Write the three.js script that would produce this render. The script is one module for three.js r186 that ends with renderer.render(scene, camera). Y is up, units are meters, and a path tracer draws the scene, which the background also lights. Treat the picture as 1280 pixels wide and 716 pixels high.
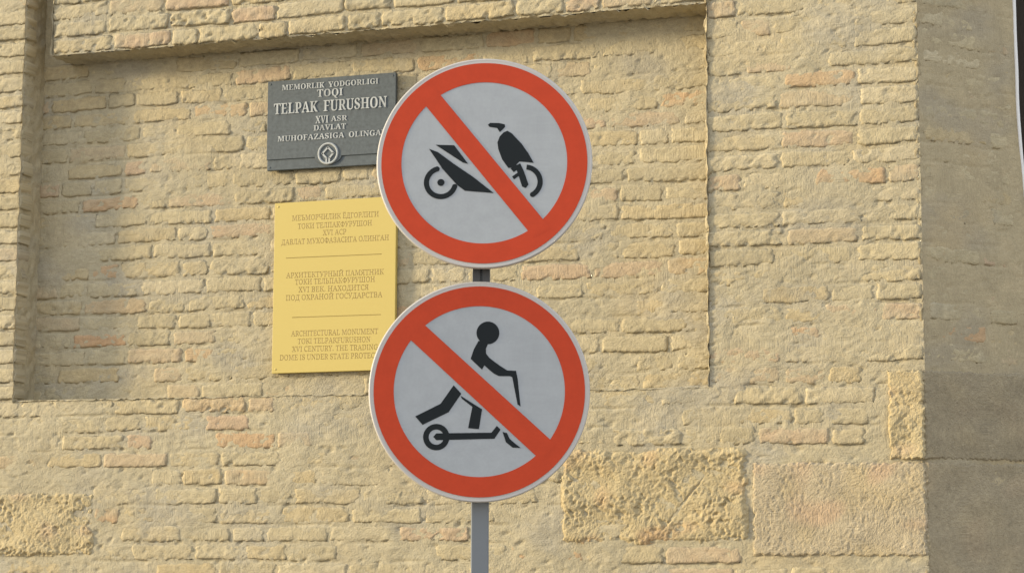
import * as THREE from 'three';
import { mergeGeometries } from 'three/addons/utils/BufferGeometryUtils.js';
import { RoundedBoxGeometry } from 'three/addons/geometries/RoundedBoxGeometry.js';
import { TextGeometry } from 'three/addons/geometries/TextGeometry.js';
import { FontLoader } from 'three/addons/loaders/FontLoader.js';
import { createNoise2D, createNoise3D } from 'simplex-noise';

// ---------------------------------------------------------------- camera, sky, sun, exposure
const scene = new THREE.Scene();
const camera = new THREE.PerspectiveCamera(2 * Math.atan(358 / 2500) * 180 / Math.PI, 1280 / 716, 0.1, 500);
camera.position.set(2.27, 1.6, 7.0);
camera.rotation.order = 'YXZ';
camera.rotation.set(0.12287, 0.32144, 0.00387);
scene.add(camera);
camera.updateMatrixWorld(true);

const AZ = 69 * Math.PI / 180, EL = 16.5 * Math.PI / 180;               // low sun, far to the left of the wall's normal
const sunDir = new THREE.Vector3(-Math.sin(AZ) * Math.cos(EL), Math.sin(EL), Math.cos(AZ) * Math.cos(EL));
const SKY_K = 1.24;
{
  const W = 512, H = 256, d = new Float32Array(W * H * 4), v = new THREE.Vector3();
  for (let j = 0; j < H; j++) for (let i = 0; i < W; i++) {
    const el = ((j + 0.5) / H - 0.5) * Math.PI, a = ((i + 0.5) / W - 0.5) * 2 * Math.PI;
    v.set(Math.cos(el) * Math.cos(a), Math.sin(el), Math.cos(el) * Math.sin(a));
    const c = Math.max(0, v.dot(sunDir)), h = Math.pow(1 - Math.max(0, Math.sin(el)), 2.2);
    const g = 0.35 * Math.pow(c, 6) + 0.9 * Math.pow(c, 60), o = (j * W + i) * 4;
    d[o] = SKY_K * (0.62 + 0.40 * h + g);
    d[o + 1] = SKY_K * (0.70 + 0.33 * h + 0.9 * g);
    d[o + 2] = SKY_K * (0.86 + 0.16 * h + 0.7 * g);
    d[o + 3] = 1;
  }
  const sky = new THREE.DataTexture(d, W, H, THREE.RGBAFormat, THREE.FloatType);
  sky.mapping = THREE.EquirectangularReflectionMapping; sky.magFilter = THREE.LinearFilter; sky.needsUpdate = true;
  scene.background = sky; scene.environment = sky;
}
const sun = new THREE.DirectionalLight(new THREE.Color().setRGB(1, 0.85, 0.58), 4.2);
sun.position.copy(sunDir).multiplyScalar(20); sun.target.position.set(0, 2, 0);
sun.castShadow = true; sun.shadow.radius = 16; sun.shadow.mapSize.set(4096, 4096);
Object.assign(sun.shadow.camera, { left: -8, right: 8, top: 8, bottom: -8, near: 0.5, far: 60 });
scene.add(sun, sun.target);
const renderer = new THREE.WebGLRenderer({ antialias: true });
renderer.toneMapping = THREE.LinearToneMapping;
renderer.toneMappingExposure = 1.33;
renderer.shadowMap.enabled = true;

// ---------------------------------------------------------------- helpers
function rng(seed) { let a = seed >>> 0; return () => { a = (a + 0x6D2B79F5) | 0; let t = Math.imul(a ^ (a >>> 15), 1 | a); t = (t + Math.imul(t ^ (t >>> 7), 61 | t)) ^ t; return ((t ^ (t >>> 14)) >>> 0) / 4294967296; }; }
const rnd = rng(11);
const n2 = createNoise2D(rng(5)), n2b = createNoise2D(rng(77));
const clamp = (x, a = 0, b = 1) => Math.min(b, Math.max(a, x));
const ss = (a, b, x) => { const t = clamp((x - a) / (b - a)); return t * t * (3 - 2 * t); };
const lerp = (a, b, t) => a + (b - a) * t;
const mix3 = (a, b, t) => [lerp(a[0], b[0], t), lerp(a[1], b[1], t), lerp(a[2], b[2], t)];
const rgb = (r, g, b) => new THREE.Color().setRGB(r, g, b);
const names = {};
function numbered(n) { const k = names[n] = (names[n] ?? -1) + 1; return k ? `${n}_${String(k).padStart(3, '0')}` : n; }
function thing(name, label, category, pos = [0, 0, 0]) {
  const g = new THREE.Group(); g.name = numbered(name); g.position.set(...pos); g.userData = { label, category }; scene.add(g); return g;
}
function part(name, geo, mat, parent, label) {
  const m = new THREE.Mesh(geo, mat); m.name = numbered(name); m.castShadow = m.receiveShadow = true;
  if (label) m.userData.label = label;
  parent.add(m); return m;
}

// ---------------------------------------------------------------- textures for grain
function grainTexture(size, seed, f) {
  const a = new Uint8Array(size * size * 4), n3 = createNoise3D(rng(seed));
  for (let y = 0; y < size; y++) for (let x = 0; x < size; x++) {
    // tileable: the square is rolled round two circles
    const u = x / size * 2 * Math.PI, v = y / size * 2 * Math.PI;
    const s = (k, o) => 0.5 * (n3(Math.cos(u) * k + o, Math.sin(u) * k, Math.cos(v) * k + Math.sin(v) * 0.7 * k) + n3(Math.cos(v) * k, Math.sin(v) * k + o, Math.sin(u) * k + 0.6 * Math.cos(u) * k));
    const g = clamp(f(s));
    const o = (y * size + x) * 4; a[o] = a[o + 1] = a[o + 2] = Math.round(g * 255); a[o + 3] = 255;
  }
  const t = new THREE.DataTexture(a, size, size); t.wrapS = t.wrapT = THREE.RepeatWrapping; t.magFilter = THREE.LinearFilter; t.needsUpdate = true; return t;
}
const toneMap = grainTexture(512, 3, s => 0.88 + 0.09 * s(4, 0) + 0.11 * s(15, 5) + 0.16 * s(40, 9));
const bumpMap = grainTexture(512, 8, s => { const p = s(17, 2); return 0.55 + 0.22 * s(8, 0) + 0.2 * s(22, 3) + 0.16 * s(44, 6) - 0.9 * Math.max(0, p - 0.42); });
const masonry = new THREE.MeshStandardMaterial({ vertexColors: true, roughness: 0.95, map: toneMap, bumpMap, bumpScale: 0.0035 });
const stoneMat = new THREE.MeshStandardMaterial({ vertexColors: true, roughness: 0.96, map: toneMap, bumpMap, bumpScale: 0.005 });

// ---------------------------------------------------------------- masonry surfaces in (u along the wall, v up, n out of it)
const FRONT = 0.15, L = -2.08, SLOT = -1.955, R = 0.722, SILL = 2.112, TOP = 3.49, CORNER = 1.465, COURSE = (TOP - SILL) / 20;
const planes = {
  front: (u, v, n) => [u, v, n],
  turned: (u, v, n) => [CORNER + (u + n) * Math.SQRT1_2, v, FRONT + (n - u) * Math.SQRT1_2],   // face turned 45 degrees at the corner
};
// courses wander, each a little
const wander = (u, v) => 0.0065 * n2(u * 0.9, v * 2.3) + 0.003 * n2(u * 4.1 + 9, v * 7);
const patch = (u, v) => ss(0.02, 0.9, n2b(u * 1.15 + 3, v * 1.5 + 1) + 0.35 * n2b(u * 4, v * 5));   // where mortar was smeared over the bricks
const MORTAR = [0.436, 0.370, 0.234], GREY = [0.395, 0.345, 0.240], BUFF = [0.466, 0.384, 0.226], OCHRE = [0.475, 0.368, 0.195], PALE = [0.500, 0.418, 0.262], ORANGE = [0.495, 0.305, 0.155], PINK = [0.475, 0.335, 0.205];
const stain = (u, v) => 1 - 0.07 * ss(-0.2, 0.9, n2b(u * 1.1 - 14, v * 0.8 + 6)) - 0.08 * ss(0.35, 0.9, n2(u * 5.5 + 50, v * 3.0)) + 0.05 * n2b(u * 13, v * 11 + 30);   // old dirt
function mortarColour(u, v) {
  let c = mix3(MORTAR, GREY, ss(0.0, 0.8, n2(u * 2.1 + 30, v * 3.3)));
  c = mix3(c, PALE, 0.5 * ss(0.2, 0.8, n2(u * 7, v * 9 + 4)));
  c = mix3(c, OCHRE, 0.35 * ss(0.3, 0.9, n2(u * 1.7 - 8, v * 2.1)));
  const d = stain(u, v); return c.map(x => x * d);
}
function surface(u0, u1, v0, v1, cell, fn, col, place, uvOff = [0, 0]) {
  const [cu, cv] = cell.length ? cell : [cell, cell], nu = Math.max(1, Math.round((u1 - u0) / cu)), nv = Math.max(1, Math.round((v1 - v0) / cv));
  const p = [], c = [], uv = [], ix = [];
  for (let j = 0; j <= nv; j++) for (let i = 0; i <= nu; i++) {
    const u = lerp(u0, u1, i / nu), v = lerp(v0, v1, j / nv);
    p.push(...place(u, v, fn(u, v, i / nu, j / nv))); c.push(...col(u, v)); uv.push((u + uvOff[0]) / 0.55, (v + uvOff[1]) / 0.55);
  }
  for (let j = 0; j < nv; j++) for (let i = 0; i < nu; i++) { const a = j * (nu + 1) + i, b = a + nu + 1; ix.push(a, a + 1, b + 1, a, b + 1, b); }
  const g = new THREE.BufferGeometry();
  g.setAttribute('position', new THREE.Float32BufferAttribute(p, 3)); g.setAttribute('color', new THREE.Float32BufferAttribute(c, 3)); g.setAttribute('uv', new THREE.Float32BufferAttribute(uv, 2));
  g.setIndex(ix); g.computeVertexNormals(); return g;
}
function mortarRelief(base, low = 1, courses = true) {
  return (u, v) => {
    const q = (v - wander(u, v) - SILL) / COURSE, k = Math.floor(q + 0.5), d = (q - k) * COURSE - 0.003;          // distance from the joint below course k
    const open = courses ? ss(0.0, 0.75, n2b(u * 3.1 + k * 3.7, k * 5.3) + 0.35 * n2(u * 17, k * 9.1)) : 0;
    const crumb = ss(-0.1, 0.5, n2(u * 3.7 - 20, v * 5.1));
    return base + low * (0.0020 * n2(u * 5, v * 7) + 0.0013 * n2(u * 21 + 5, v * 27) + 0.0008 * n2(u * 60, v * 70) + crumb * (0.0022 * n2b(u * 33, v * 42) * Math.abs(n2(u * 15, v * 19 + 7)))
      + 0.0046 * patch(u, v) - 0.0009 - 0.005 * ss(0.6, 0.9, n2b(u * 13 + 40, v * 20))
      - 0.0065 * 0.85 * open * Math.exp(-(d * d) / 0.000014));
  };
}
// one brick: a front of small cells with worn edges, turned back into the mortar
function brickGeo(u0, v0, w, h, base, place, o) {
  const cell = o.cell ?? 0.0085, nu = Math.max(5, Math.round(w / cell)) + 2, nv = Math.max(5, Math.round(h / cell)) + 2;
  const p = [], c = [], uv = [], ix = [], off = [o.seed * 3.17 % 5, o.seed * 1.73 % 5], depth = o.depth ?? 0.02, k = o.seed * 7.31 % 90;
  for (let j = 0; j <= nv; j++) for (let i = 0; i <= nu; i++) {
    const back = i === 0 || j === 0 || i === nu || j === nv;
    const s = clamp((i - 1) / (nu - 2)), t = clamp((j - 1) / (nv - 2));
    let u = u0 + s * w, v = v0 + t * h;
    // ragged outline: corners rounded off, ends and edges wavy
    const cu = (s - 0.5) * 2, cv = (t - 0.5) * 2, cr = cu * cu * cv * cv;
    u += (-cu * 0.003 * cr * Math.abs(cv)) + 0.0045 * n2b(k + v * 34, u0 * 13 + Math.sign(cu)) * Math.abs(cu);
    v += (-cv * 0.002 * cr * Math.abs(cu)) + (0.0026 * n2b(u * 16 + k, Math.sign(cv) * 3) + 0.002 * n2b(u * 45, k + Math.sign(cv))) * Math.abs(cv);
    v += wander(u, v) * (o.wander ?? 1);
    const e = Math.min(s * w, (1 - s) * w, t * h, (1 - t) * h) + 0.0022 * n2(u * 60 + k, v * 60);
    const rough = o.rough ?? 1;
    let n = base + o.proud + o.tilt * (0.5 - t) + o.turn * (s - 0.5)
      + rough * (0.0015 * n2(u * 13 + k, v * 19) + 0.0011 * n2(u * 38, v * 48 + k) + 0.0008 * n2(u * 95 + k, v * 95))
      - (1 - ss(-0.001, 0.0035, e)) * 0.0034
      - rough * 0.005 * ss(0.55, 0.85, n2b(u * 15 + k * 2, v * 24))
      - 0.009 * o.chip * ss(0.15, 0.6, n2(k + u * 22, v * 30)) * (1 - ss(0.0, 0.02, Math.min(t * h, (1 - s) * w)));
    if (back) n = base - depth;
    p.push(...place(u, v, n));
    const b = 0.5 + 0.5 * n2(u * 9 + k, v * 14);
    let col = mix3(o.colour, mortarColour(u, v), clamp((o.smear ?? 0.3) * b + 0.5 * patch(u, v) * (o.smear ?? 0.3) + (1 - ss(0, 0.008, e)) * 0.35));
    const sh = (1 + 0.08 * n2(u * 30, v * 36 + k)) * (0.4 + 0.6 * stain(u, v));
    c.push(col[0] * sh, col[1] * sh, col[2] * sh);
    uv.push((u + off[0]) / 0.55, (v + off[1]) / 0.55);
  }
  for (let j = 0; j < nv; j++) for (let i = 0; i < nu; i++) { const a = j * (nu + 1) + i, b = a + nu + 1; ix.push(a, a + 1, b + 1, a, b + 1, b); }
  const g = new THREE.BufferGeometry();
  g.setAttribute('position', new THREE.Float32BufferAttribute(p, 3)); g.setAttribute('color', new THREE.Float32BufferAttribute(c, 3)); g.setAttribute('uv', new THREE.Float32BufferAttribute(uv, 2));
  g.setIndex(ix); g.computeVertexNormals(); return g;
}
function pickColour() {
  const r = rnd();
  if (r < 0.075) return mix3(BUFF, ORANGE, 0.35 + 0.65 * rnd());
  if (r < 0.22) return mix3(BUFF, PINK, 0.3 + 0.7 * rnd());
  if (r < 0.46) return mix3(BUFF, OCHRE, rnd());
  if (r < 0.68) return mix3(BUFF, PALE, rnd());
  const d = 0.86 + 0.2 * rnd(); return BUFF.map(x => x * d);
}

// ---------------------------------------------------------------- the building
const building = thing('brick_building', 'old buff brick building with a recessed wall panel and rough stone blocks', 'building');
const bricks = [];          // { geo, area }
const stones = [[-2.62, 1.505, 0.915, 0.247], [0.175, 1.563, 0.680, 0.337], [0.868, 1.526, 0.597, 0.321], [1.338, 1.851, 0.127, 0.307]];
const inStone = (u0, u1, v0, v1) => stones.some(([a, b, w, h]) => Math.min(u1, a + w) - Math.max(u0, a) > 0.015 && Math.min(v1, b + h) - Math.max(v0, b) > 0.012);
const proj = new THREE.Vector3();
function seen(x, y, z, w, h) {
  proj.set(x, y, z).project(camera);
  if (Math.abs(proj.x) > 1.02 || Math.abs(proj.y) > 1.02) return 0;
  const px = (proj.x + 1) * 640, py = (1 - proj.y) * 358;
  if (Math.hypot(px - 605, py - 204) < 118 || Math.hypot(px - 599, py - 490) < 118) return 0.1 * w * h;
  if (px > 360 && px < 480 && py > 115 && py < 440) return 0.1 * w * h;
  return w * h;
}
// lay courses on one rectangle of a plane; ends flagged free overhang the edge
function layCourses(u0, u1, k0, k1, base, place, o = {}) {
  for (let k = k0; k < k1; k++) {
    const v = SILL + k * COURSE;
    let u = u0 + (o.freeLeft ? 0.004 - 0.016 * rnd() : -0.16 * rnd()), first = true;
    while (u < u1 - 0.03) {
      const r = rnd();
      let w = r < 0.60 ? 0.235 + 0.045 * rnd() : r < 0.85 ? 0.105 + 0.04 * rnd() : 0.16 + 0.05 * rnd(), last = false;
      if (u + w > u1 - 0.11) { w = u1 - u + (o.freeRight ? (o.over ?? 0.012) * rnd() - 0.003 : 0); last = true; }
      const h = 0.0585 + 0.006 * (rnd() - 0.5), vv = v + 0.007 + 0.003 * (rnd() - 0.5);
      const skip = (o.stones && inStone(u, u + w, vv, vv + h));
      const missing = rnd() < (o.missing ?? 0.03);
      const edge = (first && o.freeLeft) || (last && o.freeRight) || (k === k0 && o.freeBottom) || (k === k1 - 1 && o.freeTop);
      const bo = {
        seed: Math.floor(rnd() * 9999), proud: (o.proud ?? 0.0012) + 0.0038 * (rnd() - 0.45), tilt: 0.0042 * (rnd() - 0.1), turn: 0.004 * (rnd() - 0.5),
        chip: rnd(), rough: (o.rough ?? 1) * (0.5 + 1.1 * rnd() * rnd() + (rnd() < 0.12 ? 0.9 : 0)), smear: 0.15 + 0.6 * rnd(), colour: pickColour(), depth: edge ? (o.edgeDepth ?? 0.07) : 0.022, wander: o.wander ?? 1,
      };
      if (edge) { if (!o.over) bo.proud += 0.002; bo.rough += 0.3; }
      if (!skip && (!missing || edge)) {
        const geo = brickGeo(u, vv, w, h, base, place, bo);
        const c = place(u + w / 2, vv + h / 2, base);
        bricks.push({ geo, area: seen(...c, place === planes.turned ? w * 0.85 : w, h) });
      }
      u += w + 0.007 + 0.006 * rnd(); first = false;
    }
  }
}
const P = planes.front, T = planes.turned;
const W0 = -2.95, W1 = 4.06, V0 = SILL - 15 * COURSE;
// course numbers: 0..20 beside the panel, 20.. above it, negative below
layCourses(W0, L, 0, 29, FRONT, P, { freeRight: true, stones: true });
layCourses(SLOT, CORNER, 20, 29, FRONT, P, { over: 0.002, edgeDepth: 0.04, freeLeft: true, freeRight: true, freeBottom: true, rough: 1.5, proud: 0.004, missing: 0 });
layCourses(R, CORNER, 0, 20, FRONT, P, { over: 0.002, edgeDepth: 0.03, freeLeft: true, freeRight: true, stones: true, missing: 0.06 });
layCourses(W0, CORNER, -15, 0, FRONT, P, { over: 0.002, edgeDepth: 0.03, freeRight: true, stones: true, missing: 0.07, rough: 1.15, freeTop: true });
layCourses(L, R, 0, 20, 0, P, { missing: 0.05, rough: 0.9 });
layCourses(0.022, 0.412, 1, 29, 0, T, { freeLeft: true, over: 0.002, edgeDepth: 0.02, rough: 0.45, proud: -0.0006, missing: 0.08 });
bricks.sort((a, b) => b.area - a.area);
for (const b of bricks.slice(0, 300)) part('brick', b.geo, masonry, building);
const rest = part('brickwork', mergeGeometries(bricks.slice(300).map(b => b.geo)), masonry, building); rest.userData.kind = 'stuff';

// mortar beds: front face in four pieces round the panel, the panel's back, its reveal, soffit and sill, and the turned face
const front = [
  surface(W0, L, SILL, W1, [0.009, 0.005], mortarRelief(FRONT), mortarColour, P),
  surface(SLOT, R, TOP, W1, [0.009, 0.005], mortarRelief(FRONT - 0.002), mortarColour, P),
  surface(R, CORNER, SILL, W1, [0.009, 0.005], mortarRelief(FRONT), mortarColour, P),
  surface(W0, CORNER, V0, SILL, [0.009, 0.005], mortarRelief(FRONT), mortarColour, P),
];
part('wall_face', mergeGeometries(front), masonry, building);
part('panel_back', mergeGeometries([surface(L - 0.01, R + 0.03, SILL - 0.03, TOP + 0.02, [0.009, 0.005], mortarRelief(0), mortarColour, P), surface(L - 0.01, SLOT + 0.03, TOP + 0.02, W1, [0.009, 0.005], mortarRelief(0), mortarColour, P)]), masonry, building);
const wob = (a, b) => 0.0035 * n2(a * 14, b * 20) + 0.004 * n2(a * 40 + 3, b * 9);
const jamb = (x, v0, seed) => part('reveal', surface(-0.16, 0.012, v0, W1, 0.012, (z, v) => wob(z + seed, v) - 0.002, mortarColour, (z, v, n) => [x + n, v, -z]), masonry, building);
jamb(L, SILL - 0.01, 0); jamb(R, SILL, 5); jamb(SLOT, TOP, 9);
// crumbled edges: knobbly rolls of mortar along the two upright arrises
const roll = (x, z, v0, v1, r, seed) => part('worn_edge', surface(0, 1, v0, v1, [0.1, 0.006], (s, v) => 0, (u, v) => mix3(PALE, OCHRE, 0.5 + 0.5 * n2(v * 9, seed)), (s, v) => {
  const a = Math.PI * (1.25 - 1.5 * s), k = r * (0.25 + 0.75 * ss(v0 - 0.02, v0 + 0.22, v)) * (0.75 + 0.45 * n2(v * 11, seed + s) + 0.35 * n2(v * 34, seed + s * 3)), m = 0.004 * n2(v * 7, seed + 2);
  return [x + m + k * Math.cos(a), v, z + k * Math.sin(a)];
}), masonry, building);
roll(R + 0.003, FRONT - 0.014, SILL + 0.02, TOP + 0.02, 0.0155, 4); roll(CORNER - 0.008, FRONT - 0.010, 2.16, W1, 0.012, 14); roll(CORNER - 0.012, FRONT - 0.010, V0, 1.85, 0.013, 24);
part('soffit', surface(SLOT, R, -0.155, 0.012, 0.012, (u, z) => 1.6 * wob(u, z + 2) - 0.002, mortarColour, (u, z, n) => [u, TOP + n, -z]), masonry, building);
part('sill', surface(L, R, -0.155, 0.012, 0.012, (u, z) => wob(u, z + 7) - 0.004, mortarColour, (u, z, n) => [u, SILL + n, -z]), masonry, building);
const edgeU = v => lerp(0.470, 0.433, ss(2.55, 3.15, v)) - 0.004 * ss(3.1, 3.6, v);   // the far edge of the turned face leans out towards the ground
part('corner_face', surface(0, 1, V0, W1, [0.02, 0.006], (s, v) => 0, (s, v) => { const c = mortarColour(s * 0.45 + 20, v); return [c[0] * 1.0, c[1] * 0.96, c[2] * 0.90]; }, (s, v) => { const u = s * edgeU(v); return T(u, v, mortarRelief(0, 0.55)(u + 20, v)); }), masonry, building);
// white rounded edge where the turned face ends
{
  const pts = []; for (let v = V0; v <= W1 + 0.01; v += 0.12) { const q = T(edgeU(v) + 0.002, v, 0.001 + 0.002 * n2(v * 6, 1)); pts.push(new THREE.Vector3(...q)); }
  part('edge_bead', new THREE.TubeGeometry(new THREE.CatmullRomCurve3(pts), 80, 0.0065, 8), new THREE.MeshStandardMaterial({ color: rgb(0.72, 0.70, 0.66), roughness: 0.8 }), building, 'whitish rounded edge at the end of the shaded face');
}
// stone blocks
function stoneGeo(u0, v0, w, h, base, place, o) {
  const k = o.seed;
  const f = (u, v, s, t) => {
    const e = Math.min(s * w, (1 - s) * w, t * h, (1 - t) * h) + 0.005 * n2(u * 40 + k, v * 40) + (o.ragged ?? 0.003) * n2b(u * 11 + k, v * 13);
    const wu = u + 0.006 * n2(u * 30, v * 22 + k), q = wu * 0.94 + v * 0.25;
    const live = 0.35 + 0.65 * ss(-0.5, 0.6, n2(u * 5.5 + k, v * 7)), ridge = 1 - Math.abs(0.65 * n2(q * o.fu + k, v * o.fv) + 0.5 * n2(q * o.fu * 2.1, v * o.fv * 2.3 + k));
    const pit = ss(0.25, 0.8, n2b(q * o.fu * 0.8 + k, v * o.fv * 1.1) + 0.3 * n2b(q * o.fu * 2.2, v * o.fv * 2.5));
    return base + o.proud + 0.006 * n2(u * 3.5 + k, v * 5) * o.swell + live * (o.amp * (ridge - 0.6) - o.pit * pit) + o.fine * n2(u * 120 + k, v * 85) - (1 - ss(0, o.edge ?? 0.016, e)) * (0.006 + o.proud) - (o.hole ? o.hole.reduce((a, [hu, hv, hr, hd]) => a + hd * Math.exp(-(((u - hu) / hr) ** 2 + ((v - hv) / hr) ** 2)), 0) : 0)
      - (o.crack ? 0.008 * Math.exp(-((((u - o.crack[0]) * o.crack[2] - (v - o.crack[1]) + 0.006 * n2(u * 20, v * 20)) / 0.0045) ** 2)) * ss(0.11, 0.05, Math.abs(v - o.crack[1])) : 0);
  };
  const col = (u, v) => {
    let c = mix3(o.colour, OCHRE, (o.blotch ?? 0.6) * ss(0.0, 0.9, n2(u * 4 + k, v * 5)));
    c = mix3(c, o.spot ?? PINK, (o.blotch ?? 0.8) * ss(0.35, 0.85, n2b(u * 3.3 + k * 0.37, v * 4.1)));
    const d = 1 + 0.06 * n2(u * 45, v * 28 + k) + 0.07 * n2(u * 6 + k, v * 9) + 0.05 * n2(u * 17, v * 15 + k); return c.map(x => x * d);
  };
  const g = surface(u0, u0 + w, v0, v0 + h, o.cell ?? 0.0042, f, col, place, [k * 0.13, k * 0.29]);
  return g;
}
const rough = { amp: 0.0080, pit: 0.0085, fine: 0.0011, fu: 27, fv: 20, swell: 1.4, proud: 0.007, colour: [0.47, 0.375, 0.205] };
const smooth = { amp: 0.0030, pit: 0.0028, fine: 0.0008, fu: 46, fv: 20, swell: 0.6, proud: 0.007, edge: 0.008, colour: [0.435, 0.355, 0.225] };
const skirt = (u, v, w, h, base, place, o) => stoneGeo(u, v, w, h, base, place, o);
part('stone_block', skirt(...stones[0], FRONT, P, { ...rough, seed: 3 }), stoneMat, building, 'rough pitted stone block at the lower left');
part('stone_block', skirt(...stones[1], FRONT, P, { ...rough, seed: 21, spot: [0.49, 0.325, 0.17], edge: 0.022, ragged: 0.007, hole: [[0.772, 1.845, 0.013, 0.016], [0.36, 1.80, 0.03, 0.004], [0.40, 1.63, 0.04, 0.006]], crack: [0.62, 1.70, 1.25] }), stoneMat, building, 'rough deeply pitted stone block beside the sign post');
part('stone_block', skirt(...stones[2], FRONT, P, { ...smooth, seed: 40 }), stoneMat, building, 'smoother tooled stone block at the corner');
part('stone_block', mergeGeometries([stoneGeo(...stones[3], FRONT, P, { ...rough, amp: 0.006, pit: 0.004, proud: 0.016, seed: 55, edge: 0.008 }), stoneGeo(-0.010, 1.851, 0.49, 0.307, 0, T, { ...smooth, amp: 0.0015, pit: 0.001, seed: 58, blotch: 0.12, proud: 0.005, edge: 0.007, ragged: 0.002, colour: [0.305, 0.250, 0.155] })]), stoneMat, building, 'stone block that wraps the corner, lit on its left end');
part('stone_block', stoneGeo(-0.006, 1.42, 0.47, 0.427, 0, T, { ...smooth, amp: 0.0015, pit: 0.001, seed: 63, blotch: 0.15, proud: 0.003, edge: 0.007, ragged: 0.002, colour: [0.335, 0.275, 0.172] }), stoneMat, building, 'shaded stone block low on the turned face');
// the rest of the building, outside the picture
{
  const plain = new THREE.MeshStandardMaterial({ color: rgb(0.41, 0.325, 0.185), roughness: 0.95, map: toneMap, bumpMap, bumpScale: 0.004 });
  const box = (x0, x1, y0, y1, z0, z1) => { const g = new THREE.BoxGeometry(x1 - x0, y1 - y0, z1 - z0); g.translate((x0 + x1) / 2, (y0 + y1) / 2, (z0 + z1) / 2); return g; };
  const turn = g => { g.rotateY(Math.PI / 4); g.translate(CORNER, 0, FRONT); return g; };
  part('wall', mergeGeometries([box(-9, W0 + 0.001, 0, 6, -0.6, FRONT), box(W0, CORNER, 0, V0 + 0.002, -0.6, FRONT), box(W0, CORNER - 0.02, W1 - 0.002, 6, -0.6, FRONT - 0.003), box(W0, 1.3, V0, W1, -0.6, -0.03),
    turn(box(0, 0.46, 0, V0, -0.30, -0.002)), turn(box(0, 0.43, W1, 6, -0.30, -0.002)), turn(box(0, 0.425, V0, W1, -0.30, -0.02))]), plain, building);
}
// dark surface past the white edge
{
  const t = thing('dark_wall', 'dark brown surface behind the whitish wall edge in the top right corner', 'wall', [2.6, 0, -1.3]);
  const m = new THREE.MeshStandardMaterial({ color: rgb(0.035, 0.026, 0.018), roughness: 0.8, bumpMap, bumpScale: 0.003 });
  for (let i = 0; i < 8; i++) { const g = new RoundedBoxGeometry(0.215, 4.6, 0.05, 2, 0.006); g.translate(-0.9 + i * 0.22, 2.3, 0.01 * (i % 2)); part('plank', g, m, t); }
}
// ground
{
  const g = new THREE.PlaneGeometry(400, 400, 1, 1); g.rotateX(-Math.PI / 2);
  const uv = g.attributes.uv; for (let i = 0; i < uv.count; i++) uv.setXY(i, uv.getX(i) * 250, uv.getY(i) * 250);
  const m = new THREE.Mesh(g, new THREE.MeshStandardMaterial({ color: rgb(0.30, 0.265, 0.21), roughness: 0.9, map: toneMap, bumpMap, bumpScale: 0.004 }));
  m.name = 'ground'; m.userData.kind = 'structure'; m.receiveShadow = true; scene.add(m);
}

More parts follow.
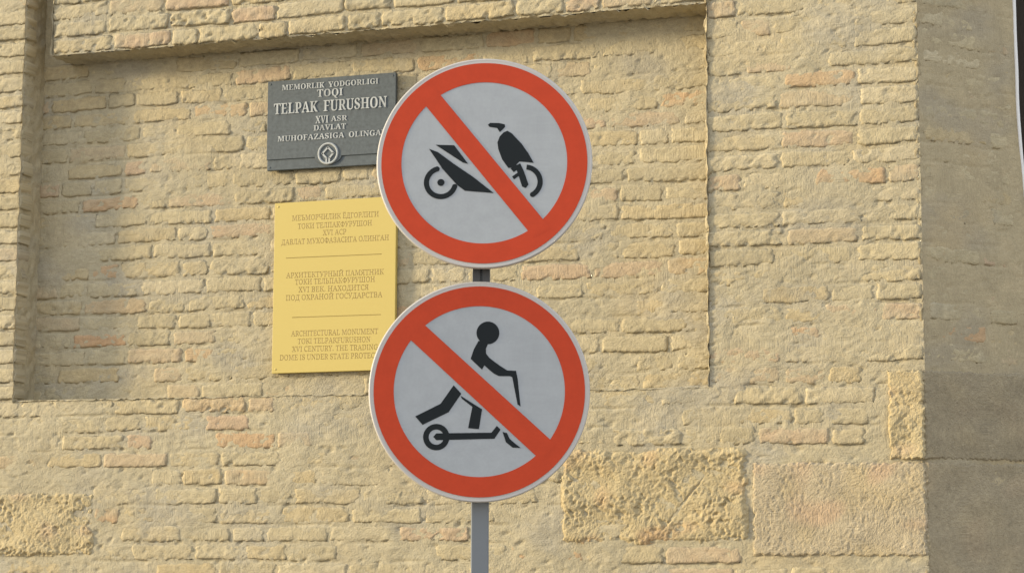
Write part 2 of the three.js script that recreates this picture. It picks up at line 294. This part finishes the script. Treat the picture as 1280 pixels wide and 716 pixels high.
// ---------------------------------------------------------------- plaques
const serif = await new FontLoader().loadAsync('fonts/droid/droid_serif_bold.typeface.json');
const dust = grainTexture(512, 25, s => 0.95 + 0.05 * s(3, 0) + 0.035 * s(12, 2) + 0.03 * s(40, 4));
const worn = grainTexture(256, 15, s => 0.86 + 0.22 * s(3, 0) + 0.16 * s(11, 2) + 0.1 * s(26, 4));
{
  const X0 = -1.060, X1 = -0.522, Y0 = 2.996, Y1 = 3.349, Z = 0.02;
  const t = thing('grey_plaque', 'dark grey metal plaque with raised pale lettering and round emblem above the yellow plaque', 'plaque', [0, 0, 0]);
  const slate = new THREE.MeshPhysicalMaterial({ color: rgb(0.080, 0.094, 0.095), roughness: 0.62, map: worn, bumpMap: worn, bumpScale: 0.0004 });
  const pale = new THREE.MeshStandardMaterial({ color: rgb(0.44, 0.45, 0.425), roughness: 0.7, map: worn });
  const cx = (X0 + X1) / 2, ex = cx - 0.008, ey = Y1 - 0.300;
  const back = new RoundedBoxGeometry(X1 - X0, Y1 - Y0, 0.016, 2, 0.003); back.translate(cx, (Y0 + Y1) / 2, Z);
  part('plaque_board', back, slate, t);
  // raised field whose lower edge bulges round the emblem
  const s = new THREE.Shape(), ye = Y1 - 0.310, r = 0.056;
  s.moveTo(X0 + 0.001, Y1 - 0.001); s.lineTo(X1 - 0.001, Y1 - 0.001); s.lineTo(X1 - 0.001, ye); s.lineTo(ex + r, ye);
  for (let a = 0; a >= -Math.PI; a -= Math.PI / 24) s.lineTo(ex + r * Math.cos(a), ye + 0.004 + r * 0.62 * Math.sin(a));
  s.lineTo(ex - r, ye); s.lineTo(X0 + 0.001, ye); s.closePath();
  const field = new THREE.ExtrudeGeometry(s, { depth: 0.005, bevelEnabled: true, bevelSize: 0.001, bevelThickness: 0.001, bevelSegments: 2 }); field.translate(0, 0, Z + 0.007);
  const uvf = field.attributes.uv; for (let i = 0; i < uvf.count; i++) uvf.setXY(i, uvf.getX(i) * 3, uvf.getY(i) * 3);
  part('raised_field', field, slate, t);
  const line = (text, h, width, x, dy, depth = 0.003) => {
    const g = new TextGeometry(text, { font: serif, size: h, depth, curveSegments: 4, bevelEnabled: false });
    g.computeBoundingBox(); const b = g.boundingBox;
    g.translate(-(b.min.x + b.max.x) / 2, -h / 2, 0); g.scale(width / (b.max.x - b.min.x), 1, 1); g.translate(x, Y1 - dy, Z + 0.0125);
    return part('lettering', g, pale, t);
  };
  line('MEMORLIK  YODGORLIGI', 0.0215, 0.405, cx - 0.005, 0.029);
  line('TOQI', 0.029, 0.108, cx - 0.004, 0.061);
  line('TELPAK  FURUSHON', 0.043, 0.474, cx - 0.003, 0.112, 0.004);
  line('XVI', 0.029, 0.054, cx - 0.036, 0.165);
  line('ASR', 0.021, 0.068, cx + 0.036, 0.165);
  line('DAVLAT', 0.021, 0.136, cx - 0.002, 0.197);
  line('MUHOFAZASIGA  OLINGAN', 0.0215, 0.46, cx + 0.008, 0.231);
  const ring = new THREE.TorusGeometry(0.039, 0.0046, 8, 40); ring.translate(ex, ey, Z + 0.014);
  const bar = (x0, y0, x1, y1, w = 0.0065) => { const g = new THREE.BoxGeometry(Math.hypot(x1 - x0, y1 - y0) * 1.1 + w * 0.6, w, 0.005); g.rotateZ(Math.atan2(y1 - y0, x1 - x0)); g.translate(ex + (x0 + x1) / 2 * 1.1, ey + (y0 + y1) / 2 * 1.1, Z + 0.0145); return g.toNonIndexed(); };
  part('emblem', mergeGeometries([ring.toNonIndexed(), bar(-0.021, 0.0005, 0, 0.0215), bar(0, 0.0215, 0.021, 0.0005), bar(-0.021, 0.0005, -0.0055, -0.0165), bar(0.021, 0.0005, 0.0055, -0.0165), bar(-0.0055, -0.0165, -0.0055, -0.0345), bar(0.0055, -0.0165, 0.0055, -0.0345)]), pale, t);
  for (const [x, y] of [[X0 + 0.012, Y1 - 0.012], [X1 - 0.012, Y1 - 0.012], [X0 + 0.012, Y0 + 0.012], [X1 - 0.012, Y0 + 0.012]]) { const g = new THREE.SphereGeometry(0.0042, 8, 6); g.scale(1, 1, 0.5); g.translate(x, y, Z + (y > 3.2 ? 0.013 : 0.008)); part('rivet', g, slate, t); }
}
{
  const X0 = -1.022, X1 = -0.518, Y0 = 2.207, Y1 = 2.868, Z = 0.018, W = X1 - X0, H = Y1 - Y0;
  const t = thing('yellow_plaque', 'yellow plaque with small engraved text in three blocks, left of the lower sign', 'plaque');
  const CW = 1024, CH = 1347;
  const paint = (bg, ink, bump) => {
    const cv = document.createElement('canvas'); cv.width = CW; cv.height = CH; const g = cv.getContext('2d');
    g.fillStyle = bg; g.fillRect(0, 0, CW, CH); g.fillStyle = ink; g.textAlign = 'center'; g.textBaseline = 'alphabetic';
    const row = (text, dx, x0, x1) => {     // dy from the top in metres, left and right ends as parts of the width
      const h = 0.0195 / W * CW; g.save(); g.font = `${Math.round(h / 0.71)}px serif`;
      const w = g.measureText(text).width; g.translate((x0 + x1) / 2 * CW, dx / H * CH + h / 2); g.scale((x1 - x0) * CW / w, 1); g.fillText(text, 0, 0); g.restore();
    };
    const rule = (dy, x0, x1) => g.fillRect(x0 * CW, dy / H * CH - 1.5, (x1 - x0) * CW, 4);
    row('МЕЪМОРЧИЛИК ЁДГОРЛИГИ', 0.064, 0.145, 0.865); row('ТОКИ ТЕЛПАКФУРУШОН', 0.097, 0.195, 0.81); row('XVI АСР', 0.126, 0.405, 0.6); row('ДАВЛАТ МУХОФАЗАСИГА ОЛИНГАН', 0.156, 0.06, 0.95);
    rule(0.218, 0.10, 0.89);
    row('АРХИТЕКТУРНЫЙ ПАМЯТНИК', 0.286, 0.105, 0.91); row('ТОКИ ТЕЛЬПАКФУРУШОН', 0.313, 0.18, 0.84); row('XVI ВЕК. НАХОДИТСЯ', 0.343, 0.21, 0.79); row('ПОД ОХРАНОЙ ГОСУДАРСТВА', 0.373, 0.105, 0.90);
    rule(0.449, 0.16, 0.89);
    row('ARCHITECTURAL MONUMENT', 0.512, 0.155, 0.87); row('TOKI TELPAKFURUSHON', 0.542, 0.21, 0.81); row('XVI CENTURY. THE TRADING', 0.572, 0.165, 0.87); row('DOME IS UNDER STATE PROTECTION', 0.603, 0.062, 0.97);
    const tx = new THREE.CanvasTexture(cv); if (!bump) tx.colorSpace = THREE.SRGBColorSpace; tx.magFilter = THREE.LinearFilter; return tx;
  };
  const mat = new THREE.MeshStandardMaterial({ map: paint('#ffffff', '#bcae94', false), bumpMap: paint('#ffffff', '#707070', true), bumpScale: 0.002, color: rgb(0.50, 0.380, 0.098), roughness: 0.55 });
  const s = new THREE.Shape(); s.moveTo(X0, Y0); s.lineTo(X1, Y0 + 0.004); s.lineTo(X1, Y1); s.lineTo(X0, Y1 - 0.003); s.closePath();
  const g = new THREE.ExtrudeGeometry(s, { depth: 0.016, bevelEnabled: true, bevelSize: 0.0015, bevelThickness: 0.0015, bevelSegments: 2, curveSegments: 4 });
  const p = g.attributes.position, uv = g.attributes.uv; for (let i = 0; i < uv.count; i++) uv.setXY(i, (p.getX(i) - X0) / W, (p.getY(i) - Y0) / H);
  g.translate(0, 0, Z - 0.008); part('plaque_board', g, mat, t);
  const sm = new THREE.MeshStandardMaterial({ color: rgb(0.5, 0.38, 0.13), roughness: 0.5, metalness: 0.3 });
  for (const [x, y] of [[X0 + 0.014, Y0 + 0.014], [X0 + 0.014, Y1 - 0.016]]) { const c = new THREE.SphereGeometry(0.004, 8, 6); c.scale(1, 1, 0.5); c.translate(x, y, Z + 0.0095); part('rivet', c, sm, t); }
}

// ---------------------------------------------------------------- the sign post with its two round signs
{
  const px = 0.396, pz = 1.65, yaw = 0.3214;
  const t = thing('sign_post', 'grey metal post carrying two round red-bordered prohibition signs, one above the other', 'road sign', [px, 0, pz]);
  t.rotation.y = yaw;
  const paint = new THREE.MeshStandardMaterial({ color: rgb(0.150, 0.162, 0.170), roughness: 0.6 });
  const dark = new THREE.MeshStandardMaterial({ color: rgb(0.045, 0.045, 0.045), roughness: 0.55 });
  const alu = new THREE.MeshStandardMaterial({ color: rgb(0.46, 0.425, 0.38), roughness: 0.55, metalness: 0.15 });
  const white = new THREE.MeshPhysicalMaterial({ color: rgb(0.350, 0.362, 0.362), roughness: 0.5, specularIntensity: 0.5, map: dust, roughnessMap: dust });
  const red = new THREE.MeshPhysicalMaterial({ color: rgb(0.480, 0.050, 0.0145), roughness: 0.5, specularIntensity: 0.35, map: dust });
  const black = new THREE.MeshPhysicalMaterial({ color: rgb(0.014, 0.017, 0.018), roughness: 0.6, specularIntensity: 0.2 });
  const zf = 0.05;                                        // the face of the signs in front of the post's axis
  const pole = new RoundedBoxGeometry(0.050, 2.80, 0.040, 3, 0.004); pole.translate(0, 1.40, 0); part('pole', pole, paint, t);
  const cap = new RoundedBoxGeometry(0.054, 0.02, 0.044, 2, 0.004); cap.translate(0, 2.805, 0); part('pole_cap', cap, dark, t);
  const rail = new THREE.Shape(); rail.moveTo(-0.024, 0); rail.lineTo(0.024, 0); rail.lineTo(0.024, 0.9); rail.lineTo(-0.024, 0.9); rail.closePath();
  const slot = new THREE.Path(); slot.moveTo(-0.0035, 0.40); slot.lineTo(0.0035, 0.40); slot.lineTo(0.0035, 0.445); slot.lineTo(-0.0035, 0.445); slot.closePath(); rail.holes.push(slot);
  const rg = new THREE.ExtrudeGeometry(rail, { depth: 0.012, bevelEnabled: false }); rg.translate(0, 1.90, 0.0205); part('mounting_rail', rg, dark, t);
  const flat = (shapes, z, d = 0.0006) => { const g = new THREE.ExtrudeGeometry(shapes, { depth: d, bevelEnabled: false, curveSegments: 64 }); g.translate(0, 0, z); return g; };
  const arc = (cx, cy, r0, r1, a0, a1) => {               // ring piece, angles in degrees, y down as drawn
    const s = []; for (let i = 0; i <= 40; i++) { const a = (a0 + (a1 - a0) * i / 40) * Math.PI / 180; s.push([cx + r1 * Math.cos(a), cy + r1 * Math.sin(a)]); }
    for (let i = 40; i >= 0; i--) { const a = (a0 + (a1 - a0) * i / 40) * Math.PI / 180; s.push([cx + r0 * Math.cos(a), cy + r0 * Math.sin(a)]); }
    return s;
  };
  function sign(cx, cy, Rm, ry, rx, inner, bar, icon, ox, oy, Rp, label) {
    const g = new THREE.Group(); g.name = numbered('round_sign'); g.userData.label = label; g.position.set(cx, cy, zf); g.rotation.set(rx, ry, 0); t.add(g);
    const k = Rm / Rp, pt = ([x, y]) => new THREE.Vector2((x - ox) * k, -(y - oy) * k), poly = a => { const q = a.map(pt); return new THREE.Shape(q); };
    const prof = [[0, -0.004], [Rm - 0.004, -0.004], [Rm - 0.003, -0.016], [Rm, -0.016], [Rm + 0.001, -0.002], [Rm - 0.0015, 0.0012], [Rm - 0.005, 0.0008], [Rm - 0.006, 0], [0, 0]].map(a => new THREE.Vector2(...a));
    const disc = new THREE.LatheGeometry(prof, 128); disc.rotateX(Math.PI / 2); part('sign_plate', disc, alu, g);
    const rf = Rm * inner + 0.004, face = new THREE.Shape(); face.absarc(0, 0, rf, 0, 2 * Math.PI); part('white_field', flat(face, 0.0004), white, g);
    const ring = new THREE.Shape(); ring.absarc(0, 0, Rm * 0.957, 0, 2 * Math.PI); const hole = new THREE.Path(); hole.absarc(0, 0, Rm * inner, 0, 2 * Math.PI, true); ring.holes.push(hole);
    part('red_ring', flat(ring, 0.0014), red, g);
    const pts = bar.map(pt); part('red_bar', flat(new THREE.Shape(pts), 0.0017), red, g);
    part('pictogram', mergeGeometries(icon.map((a, i) => flat(a.holes ? (() => { const s = poly(a.pts); for (const h of a.holes) s.holes.push(new THREE.Path(h.map(pt))); return s; })() : poly(a), 0.0012 + i * 0.00004))), black, g);
    const cl = new RoundedBoxGeometry(0.09, 0.03, 0.022, 2, 0.004); cl.translate(0, 0.11, -0.024); const cl2 = cl.clone(); cl2.translate(0, -0.22, 0);
    part('clamp', cl, dark, g); part('clamp', cl2, dark, g);
  }
  // pictograms drawn in the units of the sheet (y down)
  const moped = [
    [[395, 233], [402, 227], [430, 228], [447, 232], [449, 240], [440, 250], [432, 257], [424, 244], [400, 240]],
    [[456, 253], [470, 262], [500, 295], [522, 327], [538, 357], [515, 354], [494, 352], [482, 364], [468, 372], [459, 372], [440, 345], [428, 312], [425, 290], [432, 271], [444, 258]],
    [[480, 366], [496, 358], [508, 384], [522, 426], [513, 437], [502, 432], [493, 402]],
    [[471, 400], [503, 377], [509, 386], [477, 409]], [[466, 374], [484, 362], [494, 373], [476, 386]],
    arc(511, 417, 39, 55, -84, 60), arc(511 + 47 * Math.cos(60 * Math.PI / 180), 417 + 47 * Math.sin(60 * Math.PI / 180), 0.01, 8, 0, 359.9),
    [[232, 296], [290, 298], [334, 358], [318, 354]],
    [[212, 309], [240, 320], [290, 358], [350, 400], [414, 452], [325, 444], [300, 425], [255, 374]],
    arc(250, 417, 37, 53, 17, 254), arc(250 + 45 * Math.cos(0.297), 417 + 45 * Math.sin(0.297), 0.01, 8, 0, 359.9), arc(250 + 45 * Math.cos(4.433), 417 + 45 * Math.sin(4.433), 0.01, 8, 0, 359.9),
    arc(250, 417, 0.01, 11, 0, 359.9),
  ];
  const kick = [
    arc(382, 184, 0.01, 34, 0, 359.9),
    [[354, 208], [384, 213], [376, 232], [377, 246], [386, 258], [400, 269], [418, 282], [440, 296], [466, 297], [471, 320], [480, 403], [471, 397], [455, 316], [448, 313], [415, 313], [401, 306], [386, 294], [372, 281], [365, 294], [331, 262], [340, 234]],
    [[281, 341], [304, 366], [267, 421], [190, 459], [168, 434], [243, 396]],
    [[302, 372], [340, 396], [366, 412], [357, 471], [325, 468], [337, 405], [306, 381]],
    { pts: arc(231, 495, 22.5, 39, 0, 359.9).slice(0, 41), holes: [arc(231, 495, 22.5, 39, 0, 359.9).slice(41)] },
    [[231, 484], [394, 481], [410, 461], [421, 472], [403, 499], [231, 504], [222, 494]],
    [[427, 479], [440, 482], [448, 499], [463, 512], [481, 526], [457, 525], [437, 509]],
  ];
  // each sign's own centre: the upper one hangs a little to the right of the lower one
  sign(0.007, 2.650, 0.308, -0.05, -0.075, 0.770, [[184, 150], [232, 118], [590, 565], [538, 594]], moped, 384, 353.5, 335, 'upper round sign with a black moped behind a red diagonal bar');
  sign(-0.003, 1.997, 0.311, 0.01, -0.03, 0.775, [[132, 188], [172, 142], [585, 516], [542, 564]], kick, 357.5, 358, 328, 'lower round sign with a black rider on a kick scooter behind a red diagonal bar');
}
renderer.render(scene, camera);
